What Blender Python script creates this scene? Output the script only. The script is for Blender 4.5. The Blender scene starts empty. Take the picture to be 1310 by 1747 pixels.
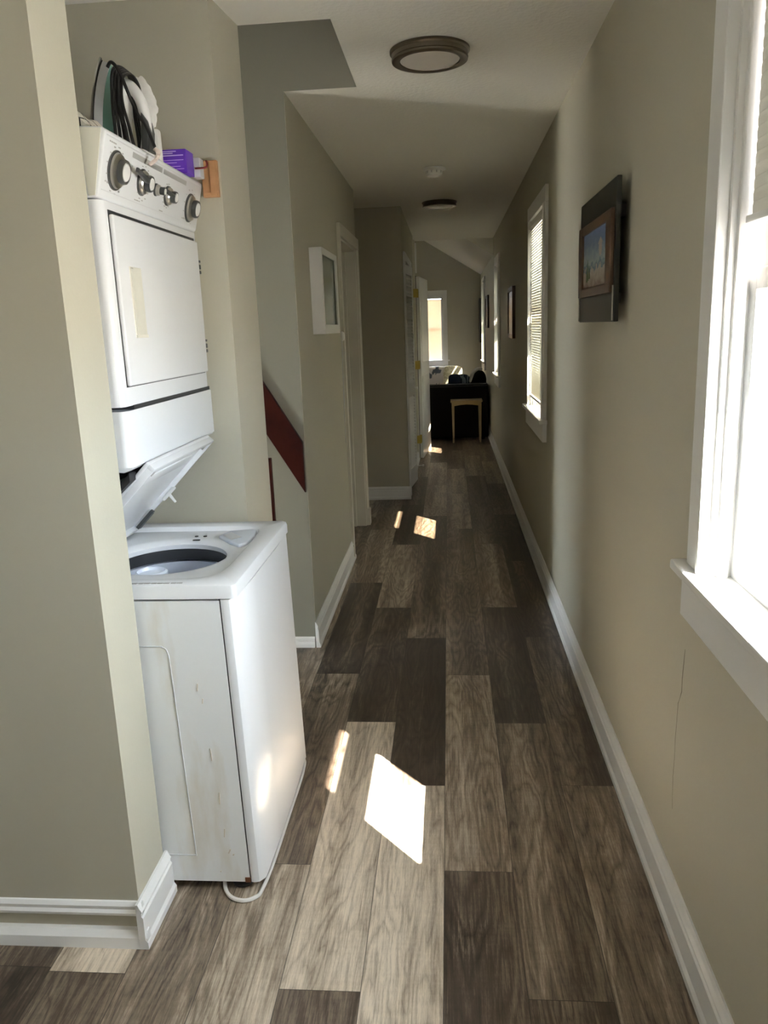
import bpy, bmesh, math, random
from mathutils import Vector, Matrix
R = random.Random(7)
S = bpy.context.scene
C = S.collection
PI = math.pi

# ------------------------------------------------------------------ camera
cd = bpy.data.cameras.new('camera'); cam = bpy.data.objects.new('camera', cd); C.objects.link(cam)
cr = Vector((0.99620, 0.07890, -0.03693)); cu = Vector((0.01788, 0.22971, 0.97309)); cf = Vector((-0.08526, 0.97005, -0.22743))
cam.matrix_world = Matrix(((cr.x, cu.x, -cf.x, 0), (cr.y, cu.y, -cf.y, 0), (cr.z, cu.z, -cf.z, 1.5), (0, 0, 0, 1)))
cd.sensor_fit = 'HORIZONTAL'; cd.sensor_width = 36; cd.lens = 1343.2 * 36 / 1310; cd.clip_start = .02
S.camera = cam

# ------------------------------------------------------------------ world, sun, exposure
w = bpy.data.worlds.new('sky'); S.world = w; w.use_nodes = True
nt = w.node_tree   # bright hazy sky above the horizon, sunlit pale ground below it
tcw = nt.nodes.new('ShaderNodeTexCoord'); sxw = nt.nodes.new('ShaderNodeSeparateXYZ'); rw = nt.nodes.new('ShaderNodeValToRGB')
nt.links.new(tcw.outputs['Generated'], sxw.inputs[0])
mrw = nt.nodes.new('ShaderNodeMapRange'); mrw.inputs[1].default_value = -1; nt.links.new(sxw.outputs[2], mrw.inputs[0]); nt.links.new(mrw.outputs[0], rw.inputs[0])
rw.color_ramp.elements[0].position = .485; rw.color_ramp.elements[0].color = (.66, .63, .57, 1)
rw.color_ramp.elements[1].position = .515; rw.color_ramp.elements[1].color = (.79, .90, 1, 1)
nt.links.new(rw.outputs[0], nt.nodes['Background'].inputs[0]); nt.nodes['Background'].inputs[1].default_value = 30.0
sd = bpy.data.lights.new('sun', 'SUN'); so = bpy.data.objects.new('sun', sd); C.objects.link(so)
sd.energy = 150; sd.angle = .009; sd.color = (1, .95, .86)
so.rotation_euler = Vector((-1, 1.15, -1.6)).to_track_quat('-Z', 'Y').to_euler()
so.location = (4, -4, 6)
def portal(loc, rot, sx, sy):
    d = bpy.data.lights.new('window_portal', 'AREA'); d.shape = 'RECTANGLE'; d.size = sx; d.size_y = sy
    d.cycles.is_portal = True
    o = bpy.data.objects.new('window_portal', d); C.objects.link(o); o.location = loc; o.rotation_euler = rot
for y0, y1 in ((.82, 1.64), (4.55, 5.33), (8.5, 9.15), (11.8, 12.6), (-1.5, -1.0)):
    portal((.75, (y0 + y1) / 2, 1.55), (0, PI / 2, 0), 1.25, y1 - y0)
portal((-.45, 13.5, 1.5), (-PI / 2, 0, 0), .9, 1.2)
S.view_settings.view_transform = 'Standard'; S.view_settings.look = 'None'; S.view_settings.gamma = 1
S.view_settings.use_curve_mapping = False; S.view_settings.exposure = 0.92
S.cycles.use_denoising = True; S.cycles.max_bounces = 14; S.cycles.diffuse_bounces = 10
S.cycles.transparent_max_bounces = 16; S.cycles.sample_clamp_indirect = 8; S.cycles.caustics_reflective = False

# ------------------------------------------------------------------ materials
def mat(name, col, rough=.6, metal=0, bump=None, noise=None, spec=.5, coat=0, trans=0):
    m = bpy.data.materials.new(name); m.use_nodes = True; t = m.node_tree; b = t.nodes['Principled BSDF']
    b.inputs['Base Color'].default_value = (*col, 1); b.inputs['Roughness'].default_value = rough
    b.inputs['Metallic'].default_value = metal; b.inputs['Specular IOR Level'].default_value = spec
    b.inputs['Coat Weight'].default_value = coat
    tc = t.nodes.new('ShaderNodeTexCoord')
    if noise:  # (scale, col2, amount)
        n = t.nodes.new('ShaderNodeTexNoise'); n.inputs['Scale'].default_value = noise[0]; n.inputs['Detail'].default_value = 4
        t.links.new(tc.outputs['Object'], n.inputs['Vector'])
        r = t.nodes.new('ShaderNodeValToRGB'); r.color_ramp.elements[0].position = .35; r.color_ramp.elements[1].position = .65
        r.color_ramp.elements[0].color = (*col, 1)
        r.color_ramp.elements[1].color = (*[col[i] * (1 - noise[2]) + noise[1][i] * noise[2] for i in range(3)], 1)
        t.links.new(n.outputs['Fac'], r.inputs['Fac']); t.links.new(r.outputs['Color'], b.inputs['Base Color'])
    if bump:  # (scale, strength, distance)
        n = t.nodes.new('ShaderNodeTexNoise'); n.inputs['Scale'].default_value = bump[0]; n.inputs['Detail'].default_value = 3
        t.links.new(tc.outputs['Object'], n.inputs['Vector'])
        bp = t.nodes.new('ShaderNodeBump'); bp.inputs['Strength'].default_value = bump[1]; bp.inputs['Distance'].default_value = bump[2]
        t.links.new(n.outputs['Fac'], bp.inputs['Height']); t.links.new(bp.outputs['Normal'], b.inputs['Normal'])
    return m
M = {}
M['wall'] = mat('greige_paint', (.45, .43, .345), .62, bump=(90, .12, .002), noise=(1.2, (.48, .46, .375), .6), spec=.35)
M['wallgrey'] = mat('grey_stairwell_wall', (.235, .228, .188), .65, bump=(90, .12, .002), spec=.3)  # stairwell and shaft walls, a darker grey than the hall walls
M['ceil'] = mat('ceiling_paint', (.86, .85, .80), .8, bump=(55, .6, .004), spec=.2)
M['trim'] = mat('white_trim_paint', (.80, .80, .79), .32, bump=(30, .08, .002))
M['oldtrim'] = mat('cream_trim_paint', (.66, .64, .56), .35, bump=(30, .1, .002))
M['sash'] = mat('weathered_white_sash', (.80, .81, .82), .4, bump=(60, .35, .003), noise=(25, (.55, .55, .54), .25))
M['enamel'] = mat('white_enamel', (.78, .795, .815), .24)
M['plastic'] = mat('white_plastic', (.80, .80, .79), .3)
M['cream'] = mat('cream_plastic', (.70, .69, .61), .38)
M['tub'] = mat('pale_tub_plastic', (.74, .79, .88), .25)
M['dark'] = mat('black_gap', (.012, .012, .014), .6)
M['rubber'] = mat('dark_rubber', (.03, .032, .036), .5)
M['silver'] = mat('brushed_silver', (.55, .54, .50), .28, 1)
M['nickel'] = mat('brushed_nickel', (.19, .165, .135), .3, 1)
M['knob'] = mat('charcoal_plastic', (.055, .058, .058), .3)
M['grey'] = mat('grey_print', (.38, .38, .37), .5)
M['lightgrey'] = mat('light_grey_plastic', (.55, .56, .58), .35)
M['brass'] = mat('brass', (.55, .42, .12), .35, 1)
M['mahog'] = mat('mahogany', (.024, .0035, .0025), .5, noise=(8, (.045, .007, .004), .8), spec=.12)
M['board'] = mat('black_board', (.014, .015, .013), .4)
M['frame'] = mat('brown_frame', (.10, .055, .03), .35, noise=(14, (.05, .025, .015), .7))
M['pine'] = mat('bare_pine', (.46, .25, .115), .6, noise=(16, (.30, .14, .06), .6))
M['stool'] = mat('tan_wood', (.42, .32, .17), .45, noise=(10, (.34, .25, .12), .5))
M['purple'] = mat('purple_card', (.10, .025, .36), .35)
M['lilac'] = mat('pale_lilac_print', (.55, .45, .75), .5)
M['teal'] = mat('teal_plastic', (.13, .26, .22), .2)
M['cord'] = mat('black_cord', (.006, .006, .007), .35)
M['red'] = mat('dark_red_plastic', (.13, .01, .012), .35)
M['sofa'] = mat('dark_brown_leather', (.006, .005, .004), .6, spec=.15)
M['navy'] = mat('navy_fabric', (.012, .02, .05), .9)
M['white_fab'] = mat('white_fabric', (.75, .74, .72), .9, bump=(80, .3, .003))
M['diff'] = mat('frosted_diffuser', (.70, .66, .62), .35)
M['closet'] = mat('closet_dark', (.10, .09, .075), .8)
M['ground'] = mat('pale_concrete', (.42, .41, .38), .9, noise=(2, (.36, .35, .33), .6))
M['siding'] = mat('peach_siding', (.75, .60, .42), .7)
M['redfloor'] = mat('reddish_floor_wood', (.11, .05, .03), .4, noise=(12, (.07, .03, .02), .6))
M['hose'] = mat('white_cable', (.75, .73, .70), .35)

def nodes(m): return m.node_tree, m.node_tree.nodes['Principled BSDF']
def new(t, k, **kw):
    n = t.nodes.new('ShaderNode' + k)
    for a, b in kw.items(): setattr(n, a, b)
    return n
def math_(t, op, a, b=None):
    n = new(t, 'Math', operation=op)
    for i, v in enumerate((a, b)):
        if v is None: continue
        if isinstance(v, (int, float)): n.inputs[i].default_value = v
        else: t.links.new(v, n.inputs[i])
    return n.outputs[0]
# glass: mostly lets light straight through, a little mirror
def glassmat(name, refl=.06, tint=(1, 1, 1)):
    m = bpy.data.materials.new(name); m.use_nodes = True; t = m.node_tree; t.nodes.remove(t.nodes['Principled BSDF'])
    a = new(t, 'BsdfTransparent'); a.inputs[0].default_value = (*tint, 1)
    g = new(t, 'BsdfGlossy'); g.inputs['Roughness'].default_value = .02
    mx = new(t, 'MixShader'); mx.inputs[0].default_value = refl
    t.links.new(a.outputs[0], mx.inputs[1]); t.links.new(g.outputs[0], mx.inputs[2])
    t.links.new(mx.outputs[0], t.nodes['Material Output'].inputs[0]); return m
M['glass'] = glassmat('window_glass')
M['dimmed'] = glassmat('glass_tinted_to_dim', .05, (.42, .40, .39)); M['dimmed_slightly'] = glassmat('glass_tinted_slightly', .05, (.62, .60, .55))  # sash panes tinted darker to dim incoming sun and sky
# translucent slat / panel
def translucent(name, col, k=.5):
    m = bpy.data.materials.new(name); m.use_nodes = True; t = m.node_tree; t.nodes.remove(t.nodes['Principled BSDF'])
    a = new(t, 'BsdfDiffuse'); a.inputs[0].default_value = (*col, 1); b = new(t, 'BsdfTranslucent'); b.inputs[0].default_value = (*col, 1)
    mx = new(t, 'MixShader'); mx.inputs[0].default_value = k
    t.links.new(a.outputs[0], mx.inputs[1]); t.links.new(b.outputs[0], mx.inputs[2])
    t.links.new(mx.outputs[0], t.nodes['Material Output'].inputs[0]); return m
M['slat'] = translucent('white_blind_slat', (.80, .79, .74), .14)
M['shade'] = translucent('peach_blind_slat', (.80, .70, .57), .085)
M['sun_block'] = translucent('milky_sun_block', (.85, .85, .85), .7)  # for unseen panels added outside the windows to crop the sun patches
# worn appliance side: white enamel with faint rust brown stains and scratches
m = mat('stained_white_enamel', (.78, .795, .80), .28); t, b = nodes(m); tc = new(t, 'TexCoord'); mp = new(t, 'Mapping')
mp.inputs['Scale'].default_value = (9, 9, 2.2); t.links.new(tc.outputs['Object'], mp.inputs['Vector'])
n = new(t, 'TexNoise'); n.inputs['Scale'].default_value = 1.3; n.inputs['Detail'].default_value = 8; t.links.new(mp.outputs[0], n.inputs['Vector'])
r = new(t, 'ValToRGB'); e = r.color_ramp.elements; e[0].position = .50; e[0].color = (.78, .795, .80, 1); e[1].position = .78; e[1].color = (.60, .54, .43, 1)
t.links.new(n.outputs['Fac'], r.inputs['Fac']); t.links.new(r.outputs[0], b.inputs['Base Color']); M['stained'] = m
# smooth striped cloth: white with thin dark grid lines
def gridmat(name, base, line, sc, th, rot=.3):
    m = mat(name, base, .9); t, b = nodes(m); tc = new(t, 'TexCoord'); mp = new(t, 'Mapping'); mp.inputs['Rotation'].default_value = (0, 0, rot)
    t.links.new(tc.outputs['Object'], mp.inputs['Vector']); sp = new(t, 'SeparateXYZ'); t.links.new(mp.outputs[0], sp.inputs[0])
    f = None
    for i in (0, 1):
        v = math_(t, 'FRACT', math_(t, 'MULTIPLY', sp.outputs[i], sc)); v = math_(t, 'LESS_THAN', v, th)
        f = v if f is None else math_(t, 'MAXIMUM', f, v)
    mx = new(t, 'MixRGB'); mx.inputs[1].default_value = (*base, 1); mx.inputs[2].default_value = (*line, 1)
    t.links.new(f, mx.inputs[0]); t.links.new(mx.outputs[0], b.inputs['Base Color']); return m
M['grid'] = gridmat('grid_cloth', (.68, .65, .58), (.03, .03, .03), 22, .06)
# floral / mottled cloth
def blotch(name, base, c2, sc, pos=.58):
    m = mat(name, base, .9); t, b = nodes(m); tc = new(t, 'TexCoord')
    n = new(t, 'TexNoise'); n.inputs['Scale'].default_value = sc; n.inputs['Detail'].default_value = 2; t.links.new(tc.outputs['Object'], n.inputs['Vector'])
    r = new(t, 'ValToRGB'); e = r.color_ramp.elements; e[0].position = pos; e[0].color = (*base, 1); e[1].position = pos + .03; e[1].color = (*c2, 1)
    t.links.new(n.outputs['Fac'], r.inputs['Fac']); t.links.new(r.outputs[0], b.inputs['Base Color']); return m
M['floral'] = blotch('floral_fabric', (.62, .58, .58), (.08, .09, .12), 9)
M['beigepat'] = blotch('beige_pattern_fabric', (.50, .47, .33), (.66, .63, .50), 30, .5)
M['bluestripe'] = gridmat('blue_check_fabric', (.02, .035, .07), (.25, .30, .38), 16, .25)
# beach painting: sky blue over pale dunes, green tuft, blue pool; position on the panel (local y = along wall, z = up)
m = mat('beach_painting', (.3, .4, .5), .45); t, b = nodes(m); tc = new(t, 'TexCoord'); sp = new(t, 'SeparateXYZ'); t.links.new(tc.outputs['Generated'], sp.inputs[0])
n = new(t, 'TexNoise'); n.inputs['Scale'].default_value = 9; n.inputs['Detail'].default_value = 6; t.links.new(tc.outputs['Generated'], n.inputs['Vector'])
v = math_(t, 'ADD', sp.outputs[2], math_(t, 'MULTIPLY', math_(t, 'SUBTRACT', n.outputs['Fac'], .5), .45))
r = new(t, 'ValToRGB'); e = r.color_ramp.elements; e[0].position = .0; e[0].color = (.16, .10, .07, 1); e[1].position = 1; e[1].color = (.13, .18, .33, 1)
for p, c in ((.12, (.30, .25, .20)), (.30, (.42, .38, .33)), (.36, (.04, .12, .22)), (.46, (.32, .40, .38)), (.60, (.22, .28, .33)), (.80, (.10, .16, .27))):
    q = e.new(p); q.color = (*c, 1)
t.links.new(v, r.inputs['Fac']); t.links.new(r.outputs[0], b.inputs['Base Color']); M['paint'] = m
M['greenpic'] = mat('grey_green_print', (.22, .25, .19), .12, noise=(5, (.12, .17, .08), .8))
M['darkpic'] = mat('dark_print', (.03, .03, .04), .3)

# floor planks: vinyl oak; attribute 'plank' = (tone, random, random), uv over each plank
m = mat('oak_look_planks', (.2, .15, .1), .36); t, b = nodes(m)
at = new(t, 'Attribute', attribute_name='plank'); sp = new(t, 'SeparateColor'); t.links.new(at.outputs['Color'], sp.inputs[0])
tc = new(t, 'TexCoord'); off = new(t, 'CombineXYZ')
t.links.new(math_(t, 'MULTIPLY', sp.outputs[1], 9.0), off.inputs[0]); t.links.new(math_(t, 'MULTIPLY', sp.outputs[2], 17.0), off.inputs[1])
va = new(t, 'VectorMath', operation='ADD'); t.links.new(tc.outputs['Object'], va.inputs[0]); t.links.new(off.outputs[0], va.inputs[1])
def ns(scale, det=4, dist=0.0, rough=.5, sc=1):
    mp = new(t, 'Mapping'); mp.inputs['Scale'].default_value = scale; t.links.new(va.outputs[0], mp.inputs['Vector'])
    n = new(t, 'TexNoise'); n.inputs['Scale'].default_value = sc; n.inputs['Detail'].default_value = det; n.inputs['Distortion'].default_value = dist
    n.inputs['Roughness'].default_value = rough; t.links.new(mp.outputs[0], n.inputs['Vector']); return n.outputs['Fac']
broad = ns((13, .55, 1), 2, .4); grain = ns((170, 7, 1), 6, .5, .7); fine = ns((520, 60, 1), 4, 0, .75); cross = ns((9, 70, 1), 3, 0, .6)
mpw = new(t, 'Mapping'); mpw.inputs['Scale'].default_value = (6, .9, 1); t.links.new(va.outputs[0], mpw.inputs['Vector'])
nw = new(t, 'TexNoise'); nw.inputs['Scale'].default_value = 1.2; nw.inputs['Detail'].default_value = 3; nw.inputs['Distortion'].default_value = .35; t.links.new(mpw.outputs[0], nw.inputs['Vector'])
rings = math_(t, 'POWER', math_(t, 'PINGPONG', math_(t, 'MULTIPLY', nw.outputs['Fac'], 15.0), .5), .55)
knots = new(t, 'TexVoronoi'); mpk = new(t, 'Mapping'); mpk.inputs['Scale'].default_value = (5.5, 1.9, 1); t.links.new(va.outputs[0], mpk.inputs['Vector'])
t.links.new(mpk.outputs[0], knots.inputs['Vector']); knots.inputs['Scale'].default_value = 1
kn = math_(t, 'MULTIPLY', math_(t, 'SUBTRACT', .09, math_(t, 'MINIMUM', knots.outputs['Distance'], .09)), 3.2)
v = sp.outputs[0]
for x, k, c in ((broad, .80, .5), (grain, .85, .5), (fine, .40, .5), (cross, .12, .5), (rings, .32, .42)):
    v = math_(t, 'ADD', v, math_(t, 'MULTIPLY', math_(t, 'SUBTRACT', x, c), k))
v = math_(t, 'SUBTRACT', v, kn)
r = new(t, 'ValToRGB'); e = r.color_ramp.elements
e[0].position = 0; e[0].color = (.030, .021, .015, 1); e[1].position = 1; e[1].color = (.68, .58, .46, 1)
for p, c in ((.28, (.072, .052, .037)), (.55, (.215, .168, .122)), (.8, (.46, .385, .30))):
    q = e.new(p); q.color = (*c, 1)
t.links.new(v, r.inputs['Fac'])
uv = new(t, 'UVMap', uv_map='UVMap'); su = new(t, 'SeparateXYZ'); t.links.new(uv.outputs[0], su.inputs[0])
ed = math_(t, 'MINIMUM', math_(t, 'MINIMUM', su.outputs[0], math_(t, 'SUBTRACT', .1925, su.outputs[0])), math_(t, 'MINIMUM', su.outputs[1], math_(t, 'SUBTRACT', 1.285, su.outputs[1])))
seam = math_(t, 'LESS_THAN', ed, .0011)
mx = new(t, 'MixRGB'); t.links.new(math_(t, 'MULTIPLY', seam, .75), mx.inputs[0]); t.links.new(r.outputs[0], mx.inputs[1]); mx.inputs[2].default_value = (.02, .015, .012, 1)
t.links.new(mx.outputs[0], b.inputs['Base Color'])
t.links.new(math_(t, 'ADD', .30, math_(t, 'MULTIPLY', grain, .22)), b.inputs['Roughness'])
bp = new(t, 'Bump'); bp.inputs['Strength'].default_value = .25; bp.inputs['Distance'].default_value = .001
t.links.new(grain, bp.inputs['Height']); t.links.new(bp.outputs[0], b.inputs['Normal']); b.inputs['Specular IOR Level'].default_value = .45
M['floor'] = m

# ------------------------------------------------------------------ geometry helpers
class MB:
    cnt = 0
    def __init__(s): s.bm = bmesh.new()
    def box(s, x0, x1, y0, y1, z0, z1, bev=0, seg=2, mtx=None):
        MB.cnt += 1; q = .00003 * (MB.cnt % 11 + 1)   # hair-thin size differences so that touching boxes never share a plane
        x0 -= q; x1 += q; y0 -= q; y1 += q; z0 -= q * .5; z1 += q * .5
        b = bmesh.new(); bmesh.ops.create_cube(b, size=1)
        for v in b.verts: v.co = Vector(((x0 + x1) / 2 + v.co.x * (x1 - x0), (y0 + y1) / 2 + v.co.y * (y1 - y0), (z0 + z1) / 2 + v.co.z * (z1 - z0)))
        if bev: bmesh.ops.bevel(b, geom=b.edges[:] + b.verts[:], offset=bev, segments=seg, profile=.6, affect='EDGES')
        return s.add(b, mtx)
    def add(s, b, mtx=None):
        if mtx is not None: bmesh.ops.transform(b, matrix=mtx, verts=b.verts)
        me = bpy.data.meshes.new('t'); b.to_mesh(me); b.free(); s.bm.from_mesh(me); bpy.data.meshes.remove(me); return s
    def prism(s, pts, a0, a1, axis='y', bev=0, seg=2, mtx=None):
        """pts: 2D outline; axis y: (x,z) outline extruded in y; x: (y,z); z: (x,y)"""
        b = bmesh.new()
        def P(p, a): return {'y': (p[0], a, p[1]), 'x': (a, p[0], p[1]), 'z': (p[0], p[1], a)}[axis]
        A = [b.verts.new(P(p, a0)) for p in pts]; B = [b.verts.new(P(p, a1)) for p in pts]
        b.faces.new(A); b.faces.new(B[::-1])
        n = len(pts)
        for i in range(n): b.faces.new((A[i], B[i], B[(i + 1) % n], A[(i + 1) % n]))
        bmesh.ops.recalc_face_normals(b, faces=b.faces)
        if bev: bmesh.ops.bevel(b, geom=b.edges[:] + b.verts[:], offset=bev, segments=seg, profile=.6, affect='EDGES')
        return s.add(b, mtx)
    def lathe(s, prof, mtx=None, n=40):
        """prof: (r,z) outline, spun round z"""
        b = bmesh.new(); rings = []
        for r_, z in prof:
            if r_ < 1e-6: rings.append([b.verts.new((0, 0, z))])
            else: rings.append([b.verts.new((r_ * math.cos(2 * PI * i / n), r_ * math.sin(2 * PI * i / n), z)) for i in range(n)])
        for a, c in zip(rings, rings[1:]):
            for i in range(n):
                j = (i + 1) % n
                if len(a) == 1 and len(c) == 1: continue
                if len(a) == 1: b.faces.new((a[0], c[i], c[j]))
                elif len(c) == 1: b.faces.new((a[i], a[j], c[0]))
                else: b.faces.new((a[i], a[j], c[j], c[i]))
        bmesh.ops.recalc_face_normals(b, faces=b.faces)
        return s.add(b, mtx)
    def tube(s, pts, r_, n=10, mtx=None, closed=False):
        b = bmesh.new(); pts = [Vector(p) for p in pts]; rs = r_ if isinstance(r_, (list, tuple)) else [r_] * len(pts)
        rings = []; up = Vector((0, 0, 1))
        for i, p in enumerate(pts):
            if closed: d = pts[(i + 1) % len(pts)] - pts[i - 1]
            else: d = pts[min(i + 1, len(pts) - 1)] - pts[max(i - 1, 0)]
            d.normalize(); a = d.cross(up)
            if a.length < 1e-3: a = d.cross(Vector((1, 0, 0)))
            a.normalize()
            if rings and a.dot(la) < 0: a = -a
            la = a; c = d.cross(a)
            rings.append([b.verts.new(p + (a * math.cos(2 * PI * k / n) + c * math.sin(2 * PI * k / n)) * rs[i]) for k in range(n)])
        m_ = len(rings)
        for i in range(m_ if closed else m_ - 1):
            A, B = rings[i], rings[(i + 1) % m_]
            for k in range(n): b.faces.new((A[k], A[(k + 1) % n], B[(k + 1) % n], B[k]))
        if not closed: b.faces.new(rings[0]); b.faces.new(rings[-1][::-1])
        bmesh.ops.recalc_face_normals(b, faces=b.faces)
        return s.add(b, mtx)
    def build(s, name, mt, parent=None, smooth=False):
        me = bpy.data.meshes.new(name); s.bm.to_mesh(me); s.bm.free()
        me.materials.append(M[mt] if isinstance(mt, str) else mt)
        if smooth:
            for p in me.polygons: p.use_smooth = True
            try: me.set_sharp_from_angle(angle=math.radians(38))
            except Exception: pass
        o = bpy.data.objects.new(name, me); C.objects.link(o)
        if parent: o.parent = parent; o.matrix_parent_inverse = Matrix.Translation(parent.location).inverted() if not parent.rotation_euler.z else parent.matrix_basis.inverted()
        return o
def catmull(P, k=8, closed=False):
    P = [Vector(p) for p in P]; out = []; n = len(P)
    for i in range(n if closed else n - 1):
        g = (lambda j: P[j % n]) if closed else (lambda j: P[max(0, min(n - 1, j))])
        a, b_, c, d = g(i - 1), g(i), g(i + 1), g(i + 2)
        for j in range(k):
            u = j / k; out.append(.5 * ((2 * b_) + (c - a) * u + (2 * a - 5 * b_ + 4 * c - d) * u * u + (3 * b_ - a - 3 * c + d) * u ** 3))
    if not closed: out.append(P[-1])
    return out
def empty(name, loc, label, cat, group=None, kind=None):
    o = bpy.data.objects.new(name, None); C.objects.link(o); o.location = loc; o.empty_display_size = .05
    tag(o, label, cat, group, kind); return o
def tag(o, label=None, cat=None, group=None, kind=None):
    if label: o['label'] = label
    if cat: o['category'] = cat
    if group: o['group'] = group
    if kind: o['kind'] = kind
    return o
def struct(name, mb, mt, label, cat):
    return tag(mb.build(name, mt), label, cat, None, 'structure')
def Rot(axis, deg, piv=(0, 0, 0)):
    p = Vector(piv); return Matrix.Translation(p) @ Matrix.Rotation(math.radians(deg), 4, axis) @ Matrix.Translation(-p)

ZC = 2.475
XR = .54
# ------------------------------------------------------------------ floor
def build_floor():
    bm = bmesh.new(); uvl = bm.loops.layers.uv.new('UVMap'); cl = bm.loops.layers.float_color.new('plank')
    W, L = .1925, 1.285
    offs = {-3: 1.545, -2: 2.36, -1: 1.955, 0: 1.515, 1: 2.365, 2: 1.94, 3: 1.51, 4: 2.375}
    tone = {  # (row, y index): tone
        (-3, 0): .80, (-3, -1): .33, (-2, 0): .45, (-2, -1): .46, (-2, 1): .42,
        (-1, -1): .66, (-1, 0): .46, (-1, 1): .20, (-1, 2): .52, (-1, 3): .38,
        (0, -1): .38, (0, 0): .80, (0, 1): .28, (0, 2): .55, (0, 3): .22,
        (1, -1): .86, (1, 0): .10, (1, 1): .28, (1, 2): .34, (1, 3): .58,
        (2, -1): .33, (2, 0): .58, (2, 1): .38, (2, 2): .42, (2, 3): .60,
        (3, -2): .30, (3, -1): .36, (3, 0): .42, (3, 1): .20, (3, 2): .56, (3, 3): .4,
        (4, -1): .48, (4, 0): .36, (4, 1): .26, (4, 2): .10, (4, 3): .35}
    rr = random.Random(3)
    for row in range(-19, 6):
        x0 = -.423 + W * row; x1 = x0 + W
        if x0 > .7: continue
        o = offs.get(row, 1.3 + ((row * 7) % 10) * .1285)
        for k in range(-5, 11):
            y0 = o + k * L; y1 = y0 + L
            ya, yb = max(y0, -3), min(y1, 13.4)
            if yb <= ya: continue
            tn = tone.get((row, k), random.Random(row * 77 + k).choice((.2, .3, .36, .42, .5, .6)))
            rs = random.Random(row * 131 + k * 17 + 5); a, b_ = rs.random(), rs.random()
            cuts = [0, W * rs.uniform(.3, .4), W * rs.uniform(.6, .7), W]
            for q in range(3):
                d = rs.uniform(-.045, .045)
                xa, xb = x0 + cuts[q], min(x0 + cuts[q + 1], .60)
                if xb <= xa: continue
                vs = [bm.verts.new(p) for p in ((xa, ya, 0), (xb, ya, 0), (xb, yb, 0), (xa, yb, 0))]
                f = bm.faces.new(vs)
                for lp in f.loops:
                    lp[uvl].uv = (lp.vert.co.x - x0, lp.vert.co.y - y0)
                    lp[cl] = (max(0, tn + d), a, b_, 1)
    bmesh.ops.remove_doubles(bm, verts=bm.verts, dist=1e-5)
    ret = bmesh.ops.extrude_face_region(bm, geom=bm.faces[:])
    bmesh.ops.translate(bm, vec=(0, 0, -.04), verts=[g for g in ret['geom'] if isinstance(g, bmesh.types.BMVert)])
    bmesh.ops.recalc_face_normals(bm, faces=bm.faces)
    me = bpy.data.meshes.new('floor'); bm.to_mesh(me); bm.free(); me.materials.append(M['floor'])
    o = bpy.data.objects.new('floor', me); C.objects.link(o)
    tag(o, 'grey-brown wood-look plank floor running down the hallway', 'floor', None, 'structure')
build_floor()
b = MB(); b.box(-2.6, -.80, 5.0, 6.1, .0005, .004); struct('floor_side_room', b, 'redfloor', 'reddish brown floor just inside the white-cased side doorway', 'floor')

# ------------------------------------------------------------------ walls
ZO0, ZO1 = .965, 2.12
wins = [(-1.5, -1.0), (.82, 1.64), (4.55, 5.33), (8.5, 9.12), (11.8, 12.6)]
b = MB(); y = -3.1
for y0, y1 in wins:
    b.box(XR, XR + .15, y, y0, -.02, 2.75); b.box(XR, XR + .15, y0, y1, -.02, ZO0); b.box(XR, XR + .15, y0, y1, ZO1, 2.75); y = y1
b.box(XR, XR + .15, y, 13.5, -.02, 2.75)
wall_right = struct('wall_right', b, 'wall', 'long greige wall on the right, pierced by windows', 'wall')
# hairline crack in the plaster below window one
def crackstrip():
    P = [(1.771, .741), (1.776, .70), (1.781, .662), (1.780, .629), (1.795, .60), (1.803, .587), (1.806, .54), (1.811, .489), (1.809, .44), (1.814, .382), (1.810, .33), (1.806, .297)]
    Wd = [.0015, .0035, .003, .0035, .001, .0022, .0012, .0015, .0012, .0018, .001, .0008]
    m_ = MB()
    for i in range(len(P) - 1):
        (y0, z0), (y1, z1) = P[i], P[i + 1]; w0, w1 = Wd[i], Wd[i + 1]
        m_.prism([(y0 - w0 / 2, z0), (y0 + w0 / 2, z0), (y1 + w1 / 2, z1), (y1 - w1 / 2, z1)], XR - .0006, XR + .004, 'x')
    return m_.build('crack', mat('crack_line', (.16, .14, .10), .9), wall_right)
crackstrip()
b = MB(); b.box(-4, -.80, 1.645, 1.82, -.02, ZC); wall_column = struct('wall_column', b, 'wall', 'stub wall at left edge, end cap lit cream, before the washer niche', 'wall')
b = MB(); b.box(-1.75, -1.6, 1.82, 2.555, -.02, ZC); struct('wall_niche_back', b, 'wall', 'shaded back wall inside the laundry niche behind the dryer', 'wall')
b = MB(); b.prism([(-1.75, 2.555), (-.690, 2.555), (-.665, 2.81), (-1.75, 2.81)], -.02, ZC, 'z'); struct('wall_niche_side', b, 'wall', 'wall right of the dryer dividing niche from stairwell', 'wall')
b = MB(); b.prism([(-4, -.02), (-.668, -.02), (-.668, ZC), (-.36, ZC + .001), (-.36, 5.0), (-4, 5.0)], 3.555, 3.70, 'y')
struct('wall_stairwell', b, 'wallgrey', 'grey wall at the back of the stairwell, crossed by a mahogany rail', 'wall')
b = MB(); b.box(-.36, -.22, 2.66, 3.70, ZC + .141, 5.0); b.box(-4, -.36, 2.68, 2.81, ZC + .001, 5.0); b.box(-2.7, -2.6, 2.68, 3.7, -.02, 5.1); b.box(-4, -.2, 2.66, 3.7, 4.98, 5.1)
struct('wall_shaft', b, 'wallgrey', 'dark upper walls seen up through the stair opening in the ceiling', 'wall')
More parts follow.
